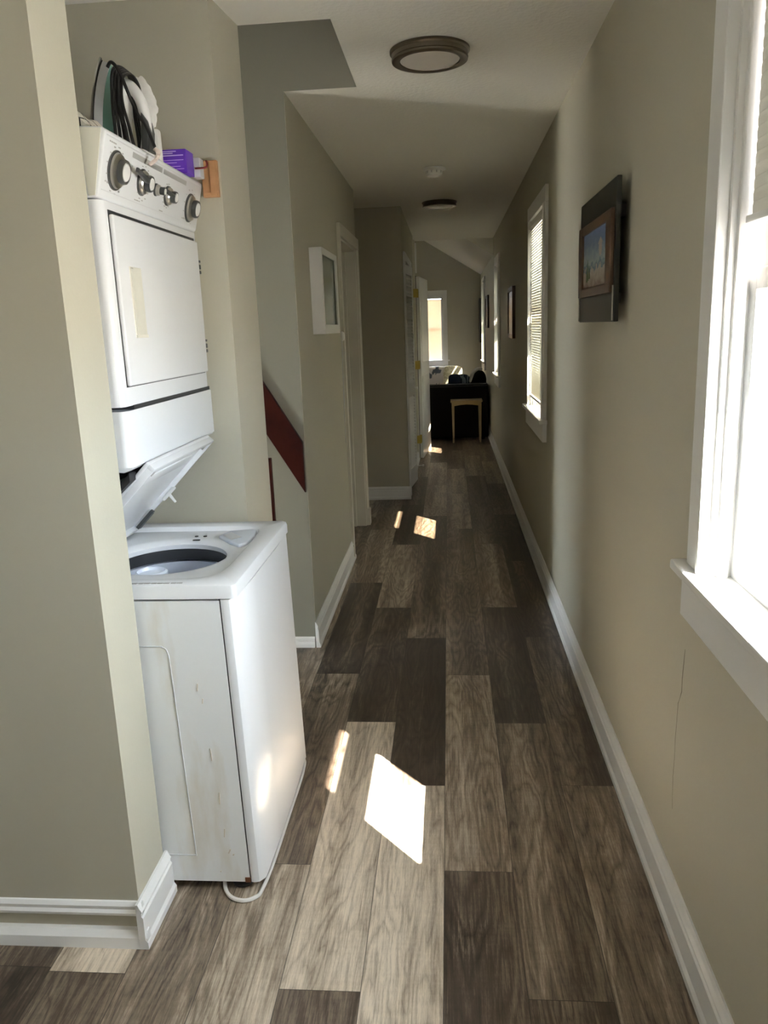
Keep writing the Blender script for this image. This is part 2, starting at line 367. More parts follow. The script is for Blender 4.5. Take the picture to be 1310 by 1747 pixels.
# left hall wall with doorway
b = MB(); b.box(-.667, -.665, 3.5555, 3.70, -.02, ZC); b.box(-.795, -.665, 3.70, 5.08, -.02, ZC); b.box(-.795, -.665, 5.08, 5.95, 2.06, ZC); b.box(-.795, -.665, 5.95, 6.02, -.02, ZC)
struct('wall_left', b, 'wall', 'greige hallway wall on the left carrying the white box frame', 'wall')
b = MB(); b.box(-2.7, -.795, 4.7, 4.8, -.02, ZC); b.box(-2.8, -2.7, 4.7, 7.1, -.02, ZC); b.box(-2.7, -.795, 6.021, 6.10, -.02, ZC)
struct('wall_side_room', b, 'wall', 'walls of the dim side room behind the cased doorway', 'wall')
# closet block
b = MB(); b.box(-2.7, -.375, 6.90, 7.0, -.02, ZC); b.box(-.475, -.375, 7.0, 7.10, -.02, ZC); b.box(-.475, -.375, 7.10, 8.25, 2.06, ZC); b.box(-.475, -.375, 8.25, 9.05, -.02, ZC)
b.box(-3.4, -.375, 9.05, 9.15, -.02, ZC)
struct('wall_closet', b, 'wall', 'brown-grey wall facing the camera beside the louvered closet', 'wall')
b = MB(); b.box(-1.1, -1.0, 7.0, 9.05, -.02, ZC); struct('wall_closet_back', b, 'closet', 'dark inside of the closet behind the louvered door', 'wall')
# header and far room
b = MB(); b.box(-3.4, XR, 9.60, 9.70, ZC, 4.6)
struct('wall_header', b, 'ceil', 'white header where the flat hall ceiling meets the vaulted room', 'wall')
fy = 13.3; b = MB(); b.box(-3.4, -.78, fy, fy + .12, -.02, 4.2); b.box(-.78, -.08, fy, fy + .12, -.02, .95); b.box(-.78, -.08, fy, fy + .12, 1.99, 4.2); b.box(-.08, XR + .15, fy, fy + .12, -.02, 4.2)
struct('wall_far', b, 'wall', 'shaded end wall of the living room with one window', 'wall')
b = MB(); b.box(-3.5, -3.4, 9.05, 13.4, -.02, 4.9); struct('wall_living_left', b, 'wall', 'left wall of the living room hidden behind the open door', 'wall')
# ceilings
b = MB(); b.box(-4, XR + .15, -3.1, 2.81, ZC, ZC + .14); b.box(-.36, XR + .15, 2.81, 3.555, ZC, ZC + .14); b.box(-.36, XR + .15, 3.555, 3.70, ZC, ZC + .14); b.box(-.665, -.36, 3.5552, 3.70, ZC - .0005, ZC); b.box(-4, XR + .15, 3.70, 9.699, ZC, ZC + .14)
struct('ceiling', b, 'ceil', 'flat textured white ceiling with a cut-out over the stairs', 'ceiling')
b = MB(); b.prism([(XR + .15, 2.19), (XR, 2.28), (-3.5, 2.28 + .62 * 4.04), (-3.5, 2.28 + .62 * 4.04 + .15), (XR + .15, 2.40)], 9.70, 13.42, 'y')
struct('ceiling_vaulted', b, 'ceil', 'sloped white ceiling of the far living room', 'ceiling')
# room behind the camera
b = MB(); b.box(-2.7, -2.6, -3.1, 1.645, -.02, ZC); b.box(-2.7, XR, -3.1, -3, -.02, ZC)
struct('wall_kitchen', b, 'wall', 'walls of the room behind the camera', 'wall')
# outside: unseen eave, its depth set to cut off the high sun
b = MB(); b.box(XR + .15, 1.11, -4, 14, 2.47, 2.56); struct('roof_eave', b, 'trim', 'unseen roof overhang outside the right wall, sized to trim the sun', 'roof')

# ------------------------------------------------------------------ baseboards
def bbprof(h=.13, t=.016):  # outline (depth, z)
    return [(0, 0), (t + .006, 0), (t + .006, .018), (t, .028), (t, h * .70), (t - .004, h * .74), (t - .004, h * .80), (t - .001, h * .84), (t - .007, h * .92), (t - .011, h), (0, h)]
def bb_y(name, x, y0, y1, sgn, label, h=.13, mt='trim'):  # runs along y, faces sgn*x
    b = MB(); b.prism([(x + sgn * d, z) for d, z in bbprof(h)], y0, y1, 'y'); return struct(name, b, mt, label, 'baseboard')
def bb_x(name, y, x0, x1, sgn, label, h=.13, mt='trim'):
    b = MB(); b.prism([(y + sgn * d, z) for d, z in bbprof(h)], x0, x1, 'x'); return struct(name, b, mt, label, 'baseboard')
bb_y('baseboard_right', XR, -3, 13.3, -1, 'white baseboard running the whole length of the right wall', .135)
# front of the stub wall: cap moulding, band of wall colour, quarter round below
b = MB(); b.prism([(1.645, 0), (1.622, 0), (1.624, .03), (1.634, .046), (1.645, .048)], -4, -.779, 'x')
b.prism([(1.645, .088), (1.632, .089), (1.630, .097), (1.636, .104), (1.634, .114), (1.640, .123), (1.645, .124)], -4, -.787, 'x')
struct('baseboard_front', b, 'trim', 'white baseboard across the front of the stub wall at bottom left', 'baseboard')
b = MB(); b.prism([(-.80 + d, z) for d, z in bbprof(.128, .017)], 1.622, 1.835, 'y'); struct('baseboard_end', b, 'trim', 'short white baseboard wrapping the end of the stub wall beside the washer', 'baseboard')
bb_y('baseboard_left', -.665, 3.535, 5.07, 1, 'white baseboard under the framed picture on the left hall wall', .13)
bb_x('baseboard_stairwell', 3.555, -1.6, -.672, -1, 'short white baseboard piece at the foot of the stairwell wall', .05)
bb_x('baseboard_closet', 6.90, -2.6, -.355, -1, 'white baseboard at the foot of the closet wall facing camera', .115)
bb_y('baseboard_passage', -.375, 8.3, 9.0, 1, 'short white baseboard between the louvered door and far doorway', .10)

# ------------------------------------------------------------------ windows on the right wall
def slat_blind(parent, y0, y1, z0, z1, x, tilt, mt='slat', pitch=.0215, chord=.026, axis='y'):
    s_ = MB(); z = z0 + .03; n = 0
    d = Matrix.Rotation(math.radians(tilt), 4, 'Y')
    while z < z1 - .03:
        s_.prism([(-chord / 2, -.0006), (0, .0012), (chord / 2, -.0006), (chord / 2, .0002), (0, .002), (-chord / 2, .0002)], y0, y1, 'y', mtx=Matrix.Translation((x, 0, z)) @ d)
        z += pitch
    sl = s_.build('blind_slats', mt, parent)
    h = MB(); h.box(x - .018, x + .018, y0, y1, z1 - .03, z1, .003); h.build('blind_headrail', 'plastic', parent)
    h = MB(); h.box(x - .013, x + .013, y0, y1, z0, z0 + .014, .003); h.build('blind_bottom_rail', 'plastic', parent)
    h = MB()
    for yy in (y0 + .12, y1 - .12): h.tube([(x - .012, yy, z0 + .01), (x - .012, yy, z1 - .02)], .0012, 6)
    h.build('blind_cords', 'plastic', parent)
def wall_window(name, y0, y1, label, z0=ZO0, z1=ZO1, cas=.095, blind=None, casing_z=.085, sun_block=None, mt='trim'):
    e_ = empty(name, (XR, (y0 + y1) / 2, z0), label, 'window', None, 'structure')
    xf = XR - .019
    def casing(a0, a1, c0, c1, vertical):
        m_ = MB(); m_.box(xf, XR, a0, a1, c0, c1, .004)
        if vertical: m_.box(xf - .006, XR, *(((a1 - .016), a1) if vertical > 0 else (a0, a0 + .016)), c0, c1, .004)
        return m_.build('casing', mt, e_)
    casing(y0 - cas, y0, z0, z1, 1); casing(y1, y1 + cas, z0, z1, -1); casing(y0 - cas, y1 + cas, z1, z1 + casing_z, 0)
    m_ = MB(); m_.box(XR - .047, XR + .05, y0 - cas - .03, y1 + cas + .03, z0 - .022, z0 + .001, .006, 3); m_.build('stool', mt, e_)
    m_ = MB(); m_.box(XR - .024, XR, y0 - cas - .012, y1 + cas + .012, z0 - .125, z0 - .022, .003); m_.build('apron', mt, e_)
    m_ = MB()
    for a in (y0, y1): s = 1 if a == y0 else -1; m_.box(XR - .002, XR + .15, min(a, a + s * .012), max(a, a + s * .012), z0, z1); m_.box(XR + .010, XR + .032, min(a, a + s * .024), max(a, a + s * .024), z0, z1, .003)
    m_.box(XR - .002, XR + .15, y0, y1, z1 - .012, z1); m_.box(XR + .05, XR + .18, y0, y1, z0 - .03, z0 + .0012, .003)
    m_.build('jamb', mt, e_)
    a, c = y0 + .012, y1 - .012; zm = 1.585
    def sash(nm, x0, x1, s0, s1, top, bot, gm):
        f = MB(); f.box(x0, x1, a, a + .038, s0, s1, .003); f.box(x0, x1, c - .038, c, s0, s1, .003); f.box(x0, x1, a, c, s0, s0 + bot, .003); f.box(x0, x1, a, c, s1 - top, s1, .003)
        f = f.build(nm, 'sash', e_); g = MB(); g.box((x0 + x1) / 2 - .002, (x0 + x1) / 2 + .002, a + .03, c - .03, s0 + bot - .005, s1 - top + .005); g.build('pane', gm, f)
    sash('lower_sash', XR + .040, XR + .068, z0, zm, .04, .045, 'glass' if y0 < 4 else 'dimmed_slightly'); sash('upper_sash', XR + .072, XR + .10, zm - .04, z1 - .012, .04, .04, 'dimmed' if y0 < 4 else 'dimmed_slightly')
    if sun_block:  # added panels and bar outside the glass, shaping the sunlight
        xs, xe = XR + .151, XR + .160
        s_ = MB(); s_.box(xs, xe, y0 - .03, y1 + .03, z0 - .05, sun_block, .002); s_.box(xs - .0005, xe - .0005, y0 - .03, y0 + (.225 if y0 < 2 else .02), sun_block - .02, z1 + .03, .002)
        s_.box(xs + .0004, xe + .0004, y0 - .02, y1 + .02, 1.568, 1.745, .002); s_.build('sun_block_panel', 'sun_block', e_)
    if blind: slat_blind(e_, *blind)
    return e_
wall_window('window_1', .82, 1.64, 'large white double-hung window at right edge with sunlit sill', sun_block=1.225, blind=(.845, 1.606, 1.665, 2.105, XR + .030, -86))
wall_window('window_2', 4.55, 5.33, 'hall window with lowered white slat blind past the framed beach painting', blind=(4.56, 5.32, 1.03, 2.10, XR - .002, -58, 'slat', .0155), sun_block=1.25, cas=.085)
wall_window('window_3', 8.5, 9.12, 'narrow bright window near the hall end beyond the small dark picture', cas=.05, z0=ZO0, sun_block=1.25, blind=(8.52, 9.10, 1.0, 2.10, XR + .02, -58, 'slat', .0155))  # slat blind added to hold back daylight at the hall end
wall_window('window_4', 11.8, 12.6, 'tall bright window in the living room right wall', cas=.05, casing_z=.05, blind=(11.83, 12.57, 1.0, 2.10, XR + .02, -76))  # nearly closed blind added to keep the far room dim
wall_window('window_6', -1.5, -1.0, 'unseen window added in the right wall behind the camera for its light')  # added out of view to light the stub wall and near ceiling
# far window with warm closed blind
e_ = empty('window_5', (-.43, fy, .95), 'far end window with peach-lit closed blind above the floral sofa', 'window', None, 'structure')
for n_, bx in (('casing', (-.85, -.78, fy - .02, fy, .95, 1.99)), ('casing', (-.08, -.01, fy - .02, fy, .95, 1.99)), ('casing', (-.85, -.01, fy - .02, fy, 1.99, 2.06)), ('stool', (-.88, .02, fy - .05, fy + .03, .93, .95)), ('apron', (-.85, -.01, fy - .02, fy, .86, .93))):
    m_ = MB(); m_.box(*bx, .003); m_.build(n_, 'trim', e_)
m_ = MB(); m_.box(-.78, -.75, fy + .01, fy + .1, .95, 1.99); m_.box(-.11, -.08, fy + .01, fy + .1, .95, 1.99); m_.box(-.78, -.08, fy + .01, fy + .1, 1.96, 1.99); m_.box(-.75, -.11, fy + .07, fy + .1, 1.45, 1.49); sh_ = m_.build('sash', 'sash', e_)
m_ = MB(); m_.box(-.75, -.11, fy + .083, fy + .087, .95, 1.96); m_.build('pane', 'glass', sh_)
m_ = MB(); z = .965
while z < 1.93:
    m_.prism([(-.010, -.013), (-.0085, -.0133), (.0, .0125), (-.0015, .0128)], -.752, -.108, 'x', mtx=Matrix.Translation((0, fy + .045, z))); z += .0215
m_.build('blind_slats', 'shade', e_)
m_ = MB(); m_.box(-.75, -.11, fy + .02, fy + .055, 1.93, 1.96, .003); m_.build('blind_headrail', 'plastic', e_)

# ------------------------------------------------------------------ doorway in the left hall wall
e_ = empty('door_1', (-.665, 5.5, 0), 'white cased doorway in the left wall past the box frame', 'doorway', None, 'structure')
def case_prof(w_, t_=.018): return [(0, 0), (w_, 0), (w_, t_), (w_ - .012, t_ + .004), (w_ - .022, t_ - .002), (.02, t_ - .006), (.008, t_ - .002), (0, t_ - .006)]
m_ = MB(); m_.prism([(-.665 + d, 5.08 - a) for a, d in case_prof(.075)], 0, 2.13, 'z'); m_.build('casing', 'oldtrim', e_)
m_ = MB(); m_.prism([(-.665 + d, 5.95 + a) for a, d in case_prof(.07)], 0, 2.13, 'z'); m_.box(-.667, -.632, 5.952, 6.03, 0, .13, .006); m_.build('casing', 'oldtrim', e_)
m_ = MB(); m_.box(-.665, -.643, 5.005, 6.02, 2.06, 2.135, .004); m_.build('head_casing', 'oldtrim', e_)
m_ = MB(); m_.box(-.80, -.662, 5.08, 5.095, 0, 2.06); m_.box(-.80, -.662, 5.935, 5.95, 0, 2.06); m_.box(-.80, -.662, 5.08, 5.95, 2.045, 2.06)
m_.box(-.755, -.735, 5.915, 5.936, 0, 2.045, .002); m_.box(-.755, -.735, 5.09, 5.105, 0, 2.045, .002); m_.build('jamb', 'oldtrim', e_)
m_ = MB(); m_.box(-1.6, -.80, 5.096, 5.131, .01, 2.04, .002); m_.box(-1.5, -.92, 5.13, 5.136, .25, .95, .006); m_.box(-1.5, -.92, 5.13, 5.136, 1.1, 1.9, .006)
dl = m_.build('door_leaf', 'oldtrim', e_)
# white oval pull hanging by the frame
e_ = empty('cord_pull', (-.655, 4.90, 1.40), 'white oval pull on two thin cords hanging just below the white box frame', 'pull')
m_ = MB(); m_.lathe([(0, -.030), (.012, -.026), (.018, -.010), (.018, .008), (.012, .022), (0, .027)], Matrix.Translation((-.645, 4.905, 1.462)) @ Matrix.Diagonal((.75, 1.3, 1, 1)), 20); m_.build('pull_body', 'plastic', e_, True)
m_ = MB()
for k in (0, 1): m_.tube(catmull([(-.650, 4.90 + .02 * k, 1.445), (-.654, 4.91, 1.25), (-.658, 4.92 + .03 * k, 1.05), (-.659, 4.93, .80 + .25 * k)], 6), .002, 6)
m_.tube([(-.650, 4.905, 1.48), (-.664, 4.905, 1.50)], .003, 6); m_.build('cord', 'lightgrey', e_)

# ------------------------------------------------------------------ louvered closet door, far doorway and open door
e_ = empty('door_2', (-.375, 7.67, 0), 'white louvered bifold closet door on the left near the hall end', 'closet door', None, 'structure')
for nm, bx in (('casing', (-.375, -.357, 7.03, 7.10, 0, 2.13)), ('casing', (-.375, -.357, 8.25, 8.32, 0, 2.13)), ('head_casing', (-.375, -.356, 7.03, 8.32, 2.06, 2.13)), ('jamb', (-.475, -.377, 7.085, 7.101, 0, 2.06)), ('jamb', (-.475, -.377, 8.249, 8.265, 0, 2.06))):
    m_ = MB(); m_.box(*bx, .003); m_.build(nm, 'trim', e_)
def leaf(p0, p1):
    d = Vector((p1[0] - p0[0], p1[1] - p0[1], 0)); L_ = d.length; ang = math.atan2(d.y, d.x)
    T = Matrix.Translation((p0[0], p0[1], 0)) @ Matrix.Rotation(ang, 4, 'Z')
    f = MB(); th = .014; f.box(0, .05, -th, th, .03, 2.04, .003, mtx=T); f.box(L_ - .05, L_, -th, th, .03, 2.04, .003, mtx=T)
    for z0, z1 in ((.03, .20), (.87, .99), (1.96, 2.04)): f.box(.05, L_ - .05, -th, th, z0, z1, .002, mtx=T)
    f = f.build('door_leaf', 'trim', e_)
    for z0, z1 in ((.20, .87), (.99, 1.96)):
        s_ = MB(); z = z0 + .02
        while z < z1 - .005: s_.box(.045, L_ - .045, -.003, .003, -.02, .02, mtx=T @ Matrix.Translation((0, 0, z)) @ Matrix.Rotation(math.radians(-38), 4, 'X')); z += .030
        s_.build('louvers', 'trim', f)
    return f
f1 = leaf((-.398, 7.12), (-.338, 7.66)); leaf((-.338, 7.68), (-.398, 8.22))
m_ = MB(); m_.lathe([(0, 0), (.008, 0), (.006, .012), (.015, .022), (.014, .03), (0, .034)], Matrix.Translation((-.330, 7.60, .93)) @ Matrix.Rotation(PI / 2, 4, 'Y'), 16); m_.build('knob', 'plastic', f1, True)
e_ = empty('door_3', (-.37, 9.07, 0), 'white door standing open at the hall end on brass hinges', 'door', None, 'structure')
m_ = MB(); m_.box(-.378, -.352, 8.99, 9.16, 0, 2.42, .002); m_.build('jamb', 'oldtrim', e_)
m_ = MB(); m_.box(-.356, -.336, 9.12, 9.16, 2.08, 2.40, .004); m_.build('head_stop', 'trim', e_)
T = Matrix.Translation((-.310, 9.07, 0)) @ Matrix.Rotation(math.atan2(-.07, .80), 4, 'Z')
m_ = MB(); m_.box(-.035, 0, 0, .80, .012, 2.04, .002, mtx=T); m_.box(0, .004, .1, .7, .25, .95, .004, mtx=T); m_.box(0, .004, .1, .7, 1.1, 1.9, .004, mtx=T); dl = m_.build('door_leaf', 'trim', e_)
m_ = MB(); m_.box(-.353, -.3455, 9.08, 9.15, .01, 2.05); m_.build('hinge_gap', 'dark', e_)
for z in (.24, 1.08, 1.86):
    m_ = MB(); m_.box(-.376, -.326, 8.982, 8.989, z - .045, z + .045, .001); m_.box(-.345, -.322, 9.056, 9.068, z - .045, z + .045, .001); m_.tube([(-.350, 9.0, z - .05), (-.350, 9.0, z + .05)], .007, 8); m_.build('hinge', 'brass', dl)
e_ = empty('door_stop', (-.352, 8.05, 0), 'small white door stop low on the passage baseboard', 'door stop')
m_ = MB(); m_.tube([(-.356, 8.36, .045), (-.30, 8.36, .045)], .006, 8); m_.build('stem', 'plastic', e_); m_ = MB(); m_.tube([(-.30, 8.36, .045), (-.282, 8.36, .045)], .013, 12); m_.build('tip', 'plastic', e_)

# ------------------------------------------------------------------ stair rail
b = MB(); b.prism([(-1.12, 1.745 + .02), (-.672, 1.005), (-.672, .770), (-1.12, 1.53)], 3.527, 3.555, 'y', .003)
tag(b.build('stair_rail', 'mahog'), 'dark mahogany board sloping down the stairwell wall', 'stair rail')
b = MB(); b.box(-.80, -.657, 2.812, 2.832, .02, 1.05, .003); tag(b.build('newel_board', 'mahog'), 'thin dark red board edge against the stair side of the niche wall', 'board')

# ------------------------------------------------------------------ laundry unit
N, F_, FW = 1.838, 2.548, 2.51
e_ = unit = empty('stacked_washer_dryer', (-.9, 2.19, 0), 'white stacked washer and dryer with its washer lid open, in the left niche', 'washer dryer')
XF = -.547; XB = -1.27
# washer body: side panels (camera-facing panel ends before the wrap-round front)
m_ = MB(); m_.box(XB, -.588, N + .002, N + .03, .03, .846); 
pan = m_.build('side_panel', 'stained', unit)
# embossed field in the side panel, groove shade painted as a grey line
m_ = MB()
m_.tube(catmull([(-1.25, N + .001, .724), (-.80, N + .001, .724), (-.752, N + .001, .722), (-.737, N + .001, .705), (-.7345, N + .001, .64), (-.731, N + .001, .25), (-.730, N + .001, .125), (-.737, N + .001, .112), (-.80, N + .001, .112), (-1.25, N + .001, .112)], 6), .0016, 6)
m_.build('embossed_line', mat('enamel_groove_shade', (.55, .57, .58), .4), pan)
# paint scratches
sm_ = mat('scratch_tan', (.58, .52, .43), .7)
for (x, z, dx, dz) in ((-.672, .60, .004, .03), (-.662, .565, .003, .02), (-.655, .40, -.002, .05), (-.648, .27, .003, .05), (-.646, .17, .004, .035), (-.640, .12, .010, .02), (-.628, .115, .008, .006), (-.668, .062, .004, .004)):
    m_ = MB(); m_.box(x, x + .0014 + abs(dx) * .15, N - .0004, N + .004, z, z + dz * .7, mtx=Rot('Y', math.degrees(math.atan2(dx, dz)), (x, 0, z))); m_.build('scratch', sm_, pan)
m_ = MB(); m_.box(-.600, -.586, N - .0006, N + .004, .03, .044); m_.build('rust_spot', mat('rust', (.16, .06, .025), .8), pan)
m_ = MB(); m_.box(-.5895, -.5845, N + .004, N + .03, .03, .851); m_.build('panel_seam', 'dark', unit)
m_ = MB(); m_.prism([(-.584, N + .002), (-.576, N - .0), (-.562, N + .003), (XF, N + .022), (XF + .004, N + .2), (XF + .004, FW - .2), (XF, FW - .022), (-.562, FW - .004), (-.584, FW), (-.584, FW - .03), (-.60, FW - .03), (-.60, N + .03), (-.584, N + .03)], .03, .849, 'z'); m_.build('front_panel', 'enamel', unit, True)
m_ = MB(); m_.box(XB, -.60, FW - .03, FW, .03, .848); m_.box(XB, XB + .02, N, FW, .03, .847); m_.build('cabinet_shell', 'enamel', unit)
for x, y in ((-.60, N + .045), (-.60, FW - .06), (-1.2, N + .06), (-1.2, FW - .06)):
    m_ = MB(); m_.lathe([(0, 0), (.030, 0), (.032, .008), (.022, .014), (.012, .016), (.012, .034), (0, .034)], Matrix.Translation((x, y, 0)), 24); m_.build('foot', 'rubber', unit, True)
# washer top: rim deck with a rounded well and oval tub opening
ZT = .890
def deck():
    bm = bmesh.new(); cx, cy, rad = -.832, 2.178, .166
    hx_, hy_ = (XF + .004 - XB) / 2, (FW - N) / 2; ca = math.atan2(hy_, hx_)
    angs = sorted([2 * PI * i / 96 + .001 for i in range(96)] + [q + d for q in (ca, PI - ca, PI + ca, 2 * PI - ca) for d in (-.03, -.015, -.005, .0051, .0151, .0301)]); n = len(angs)
    ox0, ox1, oy0, oy1 = -1.12, -.605, N + .06, FW - .055      # recess outline
    def sq(hx0, hx1, hy0, hy1, ang, rc=.05):
        c, s = math.cos(ang), math.sin(ang); mx_, my = (hx0 + hx1) / 2, (hy0 + hy1) / 2; hx, hy = (hx1 - hx0) / 2, (hy1 - hy0) / 2
        p = 7.0; k = 1 / ((abs((c) / hx)) ** p + (abs((s) / hy)) ** p) ** (1 / p); return mx_ + c * k, my + s * k
    def ring(fn): return [bm.verts.new(fn(q)) for q in angs]
    def sqr(z, g, gx=None):
        return lambda a: (*sq(ox0 - g, ox1 + g, oy0 - g, oy1 + g, a), z)
    def ext(a):
        p = 70.0; hx, hy = (XF + .004 - XB) / 2, (FW - N) / 2; c, s = math.cos(a), math.sin(a)
        k = 1 / (abs(c / hx) ** p + abs(s / hy) ** p) ** (1 / p); return (XB + hx + c * k, N + hy + s * k)
    def exr(z, g): 
        def f(a):
            x, y = ext(a); return (x - math.cos(a) * g, y - math.sin(a) * g, z)
        return f
    rs = [ring(exr(.852, .003)), ring(exr(.852, 0)), ring(exr(ZT - .014, 0)), ring(exr(ZT - .004, .004)), ring(exr(ZT, .014)), ring(sqr(ZT, .008)), ring(sqr(ZT - .004, 0)), ring(sqr(ZT - .018, -.006)),
          ring(lambda a: (cx + (rad + .030) * math.cos(a), cy + (rad + .030) * math.sin(a), ZT - .020)), ring(lambda a: (cx + (rad + .012) * math.cos(a), cy + (rad + .012) * math.sin(a), ZT - .024)),
          ring(lambda a: (cx + rad * math.cos(a), cy + rad * math.sin(a), ZT - .034)), ring(lambda a: (cx + (rad + .002) * math.cos(a), cy + (rad + .002) * math.sin(a), ZT - .048))]
    for A, B in zip(rs, rs[1:]):
        for i in range(n): bm.faces.new((A[i], A[(i + 1) % n], B[(i + 1) % n], B[i]))
    bmesh.ops.recalc_face_normals(bm, faces=bm.faces)
    m_ = MB(); m_.add(bm); return m_
deck().build('top_deck', 'enamel', unit, True)
tc_ = Matrix.Translation((-.832, 2.178, 0))
m_ = MB(); m_.lathe([(.169, ZT - .047), (.171, ZT - .085), (.20, ZT - .090), (.20, ZT - .047)], tc_, 48); m_.build('tub_ring', 'rubber', unit, True)
m_ = MB(); m_.lathe([(.20, ZT - .09), (.178, ZT - .092), (.19, ZT - .15), (.195, .35), (.19, .30), (0, .28)], tc_, 48); m_.build('wash_basket', 'tub', unit, True)
m_ = MB(); m_.lathe([(.085, .30), (.050, .45), (.040, ZT - .10), (.046, ZT - .075), (.046, ZT - .050), (.040, ZT - .046), (.037, ZT - .055), (0, ZT - .058)], Matrix.Translation((-.865, 2.11, 0)), 28); m_.build('agitator', 'tub', unit, True)
m_ = MB(); m_.prism([(-.735, 2.36), (-.715, 2.42), (-.63, 2.445), (-.618, 2.36), (-.622, 2.27), (-.642, 2.25), (-.68, 2.29)], ZT - .024, ZT - .010, 'z', .005, 3)
tr_ = m_.build('bleach_tray', 'tub', unit, True)
m_ = MB(); m_.prism([(-.722, 2.362), (-.705, 2.40), (-.655, 2.335), (-.680, 2.305)], ZT - .0104, ZT - .0092, 'z'); m_.build('tray_slot', 'lightgrey', tr_)
for x in (-.815, -.787): m_ = MB(); m_.lathe([(0, 0), (.006, 0), (.006, .002), (0, .002)], Matrix.Translation((x, 2.385, ZT - .0195)), 12); m_.build('screw_hole', 'dark', unit)
m_ = MB(); m_.box(-.812, -.79, 2.335, 2.343, ZT - .0195, ZT - .0175); m_.build('latch_slot', 'dark', unit)
m_ = MB(); m_.box(-.86, -.72, N + .0135, N + .017, ZT - .0004, ZT + .0004)
for k in range(9): m_.box(-.83 + k * .017 + R.uniform(-.003, .003), -.818 + k * .017, N + .012, N + .018, ZT - .0004, ZT + .0008)
m_.build('worn_edge_marks', 'grey', unit)
# open lid: thin tray hinged at back, leaning 45 degrees
LL, L0, L1 = .41, 1.905, 2.425
T = Matrix.Translation((-1.036, 0, .888)) @ Matrix.Rotation(-math.radians(45.6), 4, 'Y')
m_ = MB(); m_.box(0, LL, L0, L1, .006, .020, .006, 3, mtx=T)
for bx in ((0, LL, L0, L0 + .012), (0, LL, L1 - .012, L1), (LL - .015, LL, L0, L1), (0, .015, L0, L1)): m_.box(*bx, -.010, .010, .004, 2, mtx=T)
m_.box(LL - .10, LL - .06, L0 + .07, L1 - .07, .002, .012, .004, 2, mtx=T)
lid = m_.build('lid', 'enamel', unit, True)
for x, y in ((LL - .030, L0 + .045), (LL - .028, L1 - .04)):
    m_ = MB(); m_.lathe([(0, -.010), (.009, -.009), (.010, 0), (0, .002)], T @ Matrix.Translation((x, y, .002)), 14); m_.build('bumper', 'grey', lid)
m_ = MB(); m_.box(.02, .10, L1 - .024, L1 - .006, -.014, -.002, .003, mtx=T); m_.tube([T @ Vector((.025, L1 - .015, -.012)), T @ Vector((.095, L1 - .015, -.012))], .004, 8); m_.build('lid_hinge', 'knob', lid)
m_ = MB(); m_.box(.150, .207, L1 - .018, L1 - .002, -.016, -.006, .003, mtx=T); m_.tube([T @ Vector((.177, L1 - .01, -.012)), T @ Vector((.171, L1 - .01, -.045))], [.006, .004], 8); m_.build('lid_strike', 'plastic', lid)
# the base stands a little forward of the top: lean the washer cabinet
def lean(o):
    if o.name.split('.')[0] not in ('foot', 'top_deck', 'tub_ring', 'wash_basket', 'agitator', 'bleach_tray', 'lid', 'latch_holes', 'worn_edge_marks'):
        for v_ in o.data.vertices: v_.co.x += (.85 - v_.co.z) * .022
        for c_ in o.children: lean(c_)
for o_ in list(unit.children): lean(o_)
# dryer cabinet
m_ = MB(); m_.prism([(-.840, 1.808), (-.840, 1.138), (-1.10, .900), (-1.38, .900), (-1.38, 1.95), (-.95, 1.95), (-.95, 1.808)], N + .004, F_ - .02, 'y', .004); m_.build('dryer_cabinet', 'enamel', unit, True)
m_ = MB(); m_.prism([(-.795, 1.172), (-.835, 1.128), (-1.098, .894), (-1.092, .886), (-.795, 1.150)], N + .028, F_ - .03, 'y'); m_.build('underside_shade', 'dark', unit)  # black plate painted in for the shade beneath the dryer
m_ = MB(); m_.box(-.8405, -.8355, N + .001, F_ - .03, 1.15, 1.806); m_.build('cabinet_gap', 'dark', unit)
def rshell(z0, z1, xf, y0, y1, xb=-.836, rc=.022):
    pts = [(xb, y0 + .002)]
    for i in range(7): a = PI / 2 * i / 6; pts.append((xf - rc + rc * math.sin(a), y0 + rc - rc * math.cos(a)))
    for i in range(7): a = PI / 2 * i / 6; pts.append((xf - rc + rc * math.cos(a), y1 - rc + rc * math.sin(a)))
    pts.append((xb, y1 - .002)); m_ = MB(); m_.prism(pts, z0, z1, 'z'); return m_
rshell(1.337, 1.808, -.778, N, F_ - .01).build('dryer_front', 'enamel', unit, True)
# lower service panel: slopes back at its foot
m_ = rshell(1.19, 1.327, -.772, N, F_)
m_.prism([(-.836, 1.1925), (-.7735, 1.1925), (-.782, 1.182), (-.800, 1.176), (-.836, 1.18)], N + .012, F_ - .012, 'y')
m_.build('service_panel', 'enamel', unit, True)
m_ = MB(); m_.box(-.835, -.776, N + .06, F_ - .02, 1.3265, 1.3375); m_.build('panel_gap', 'rubber', unit)
m_ = MB(); m_.lathe([(0, -.003), (.006, -.002), (.006, .001), (0, .002)], Matrix.Translation((-.862, N + .003, 1.118)) @ Matrix.Rotation(PI / 2, 4, 'X'), 12); m_.build('screw', 'grey', unit)
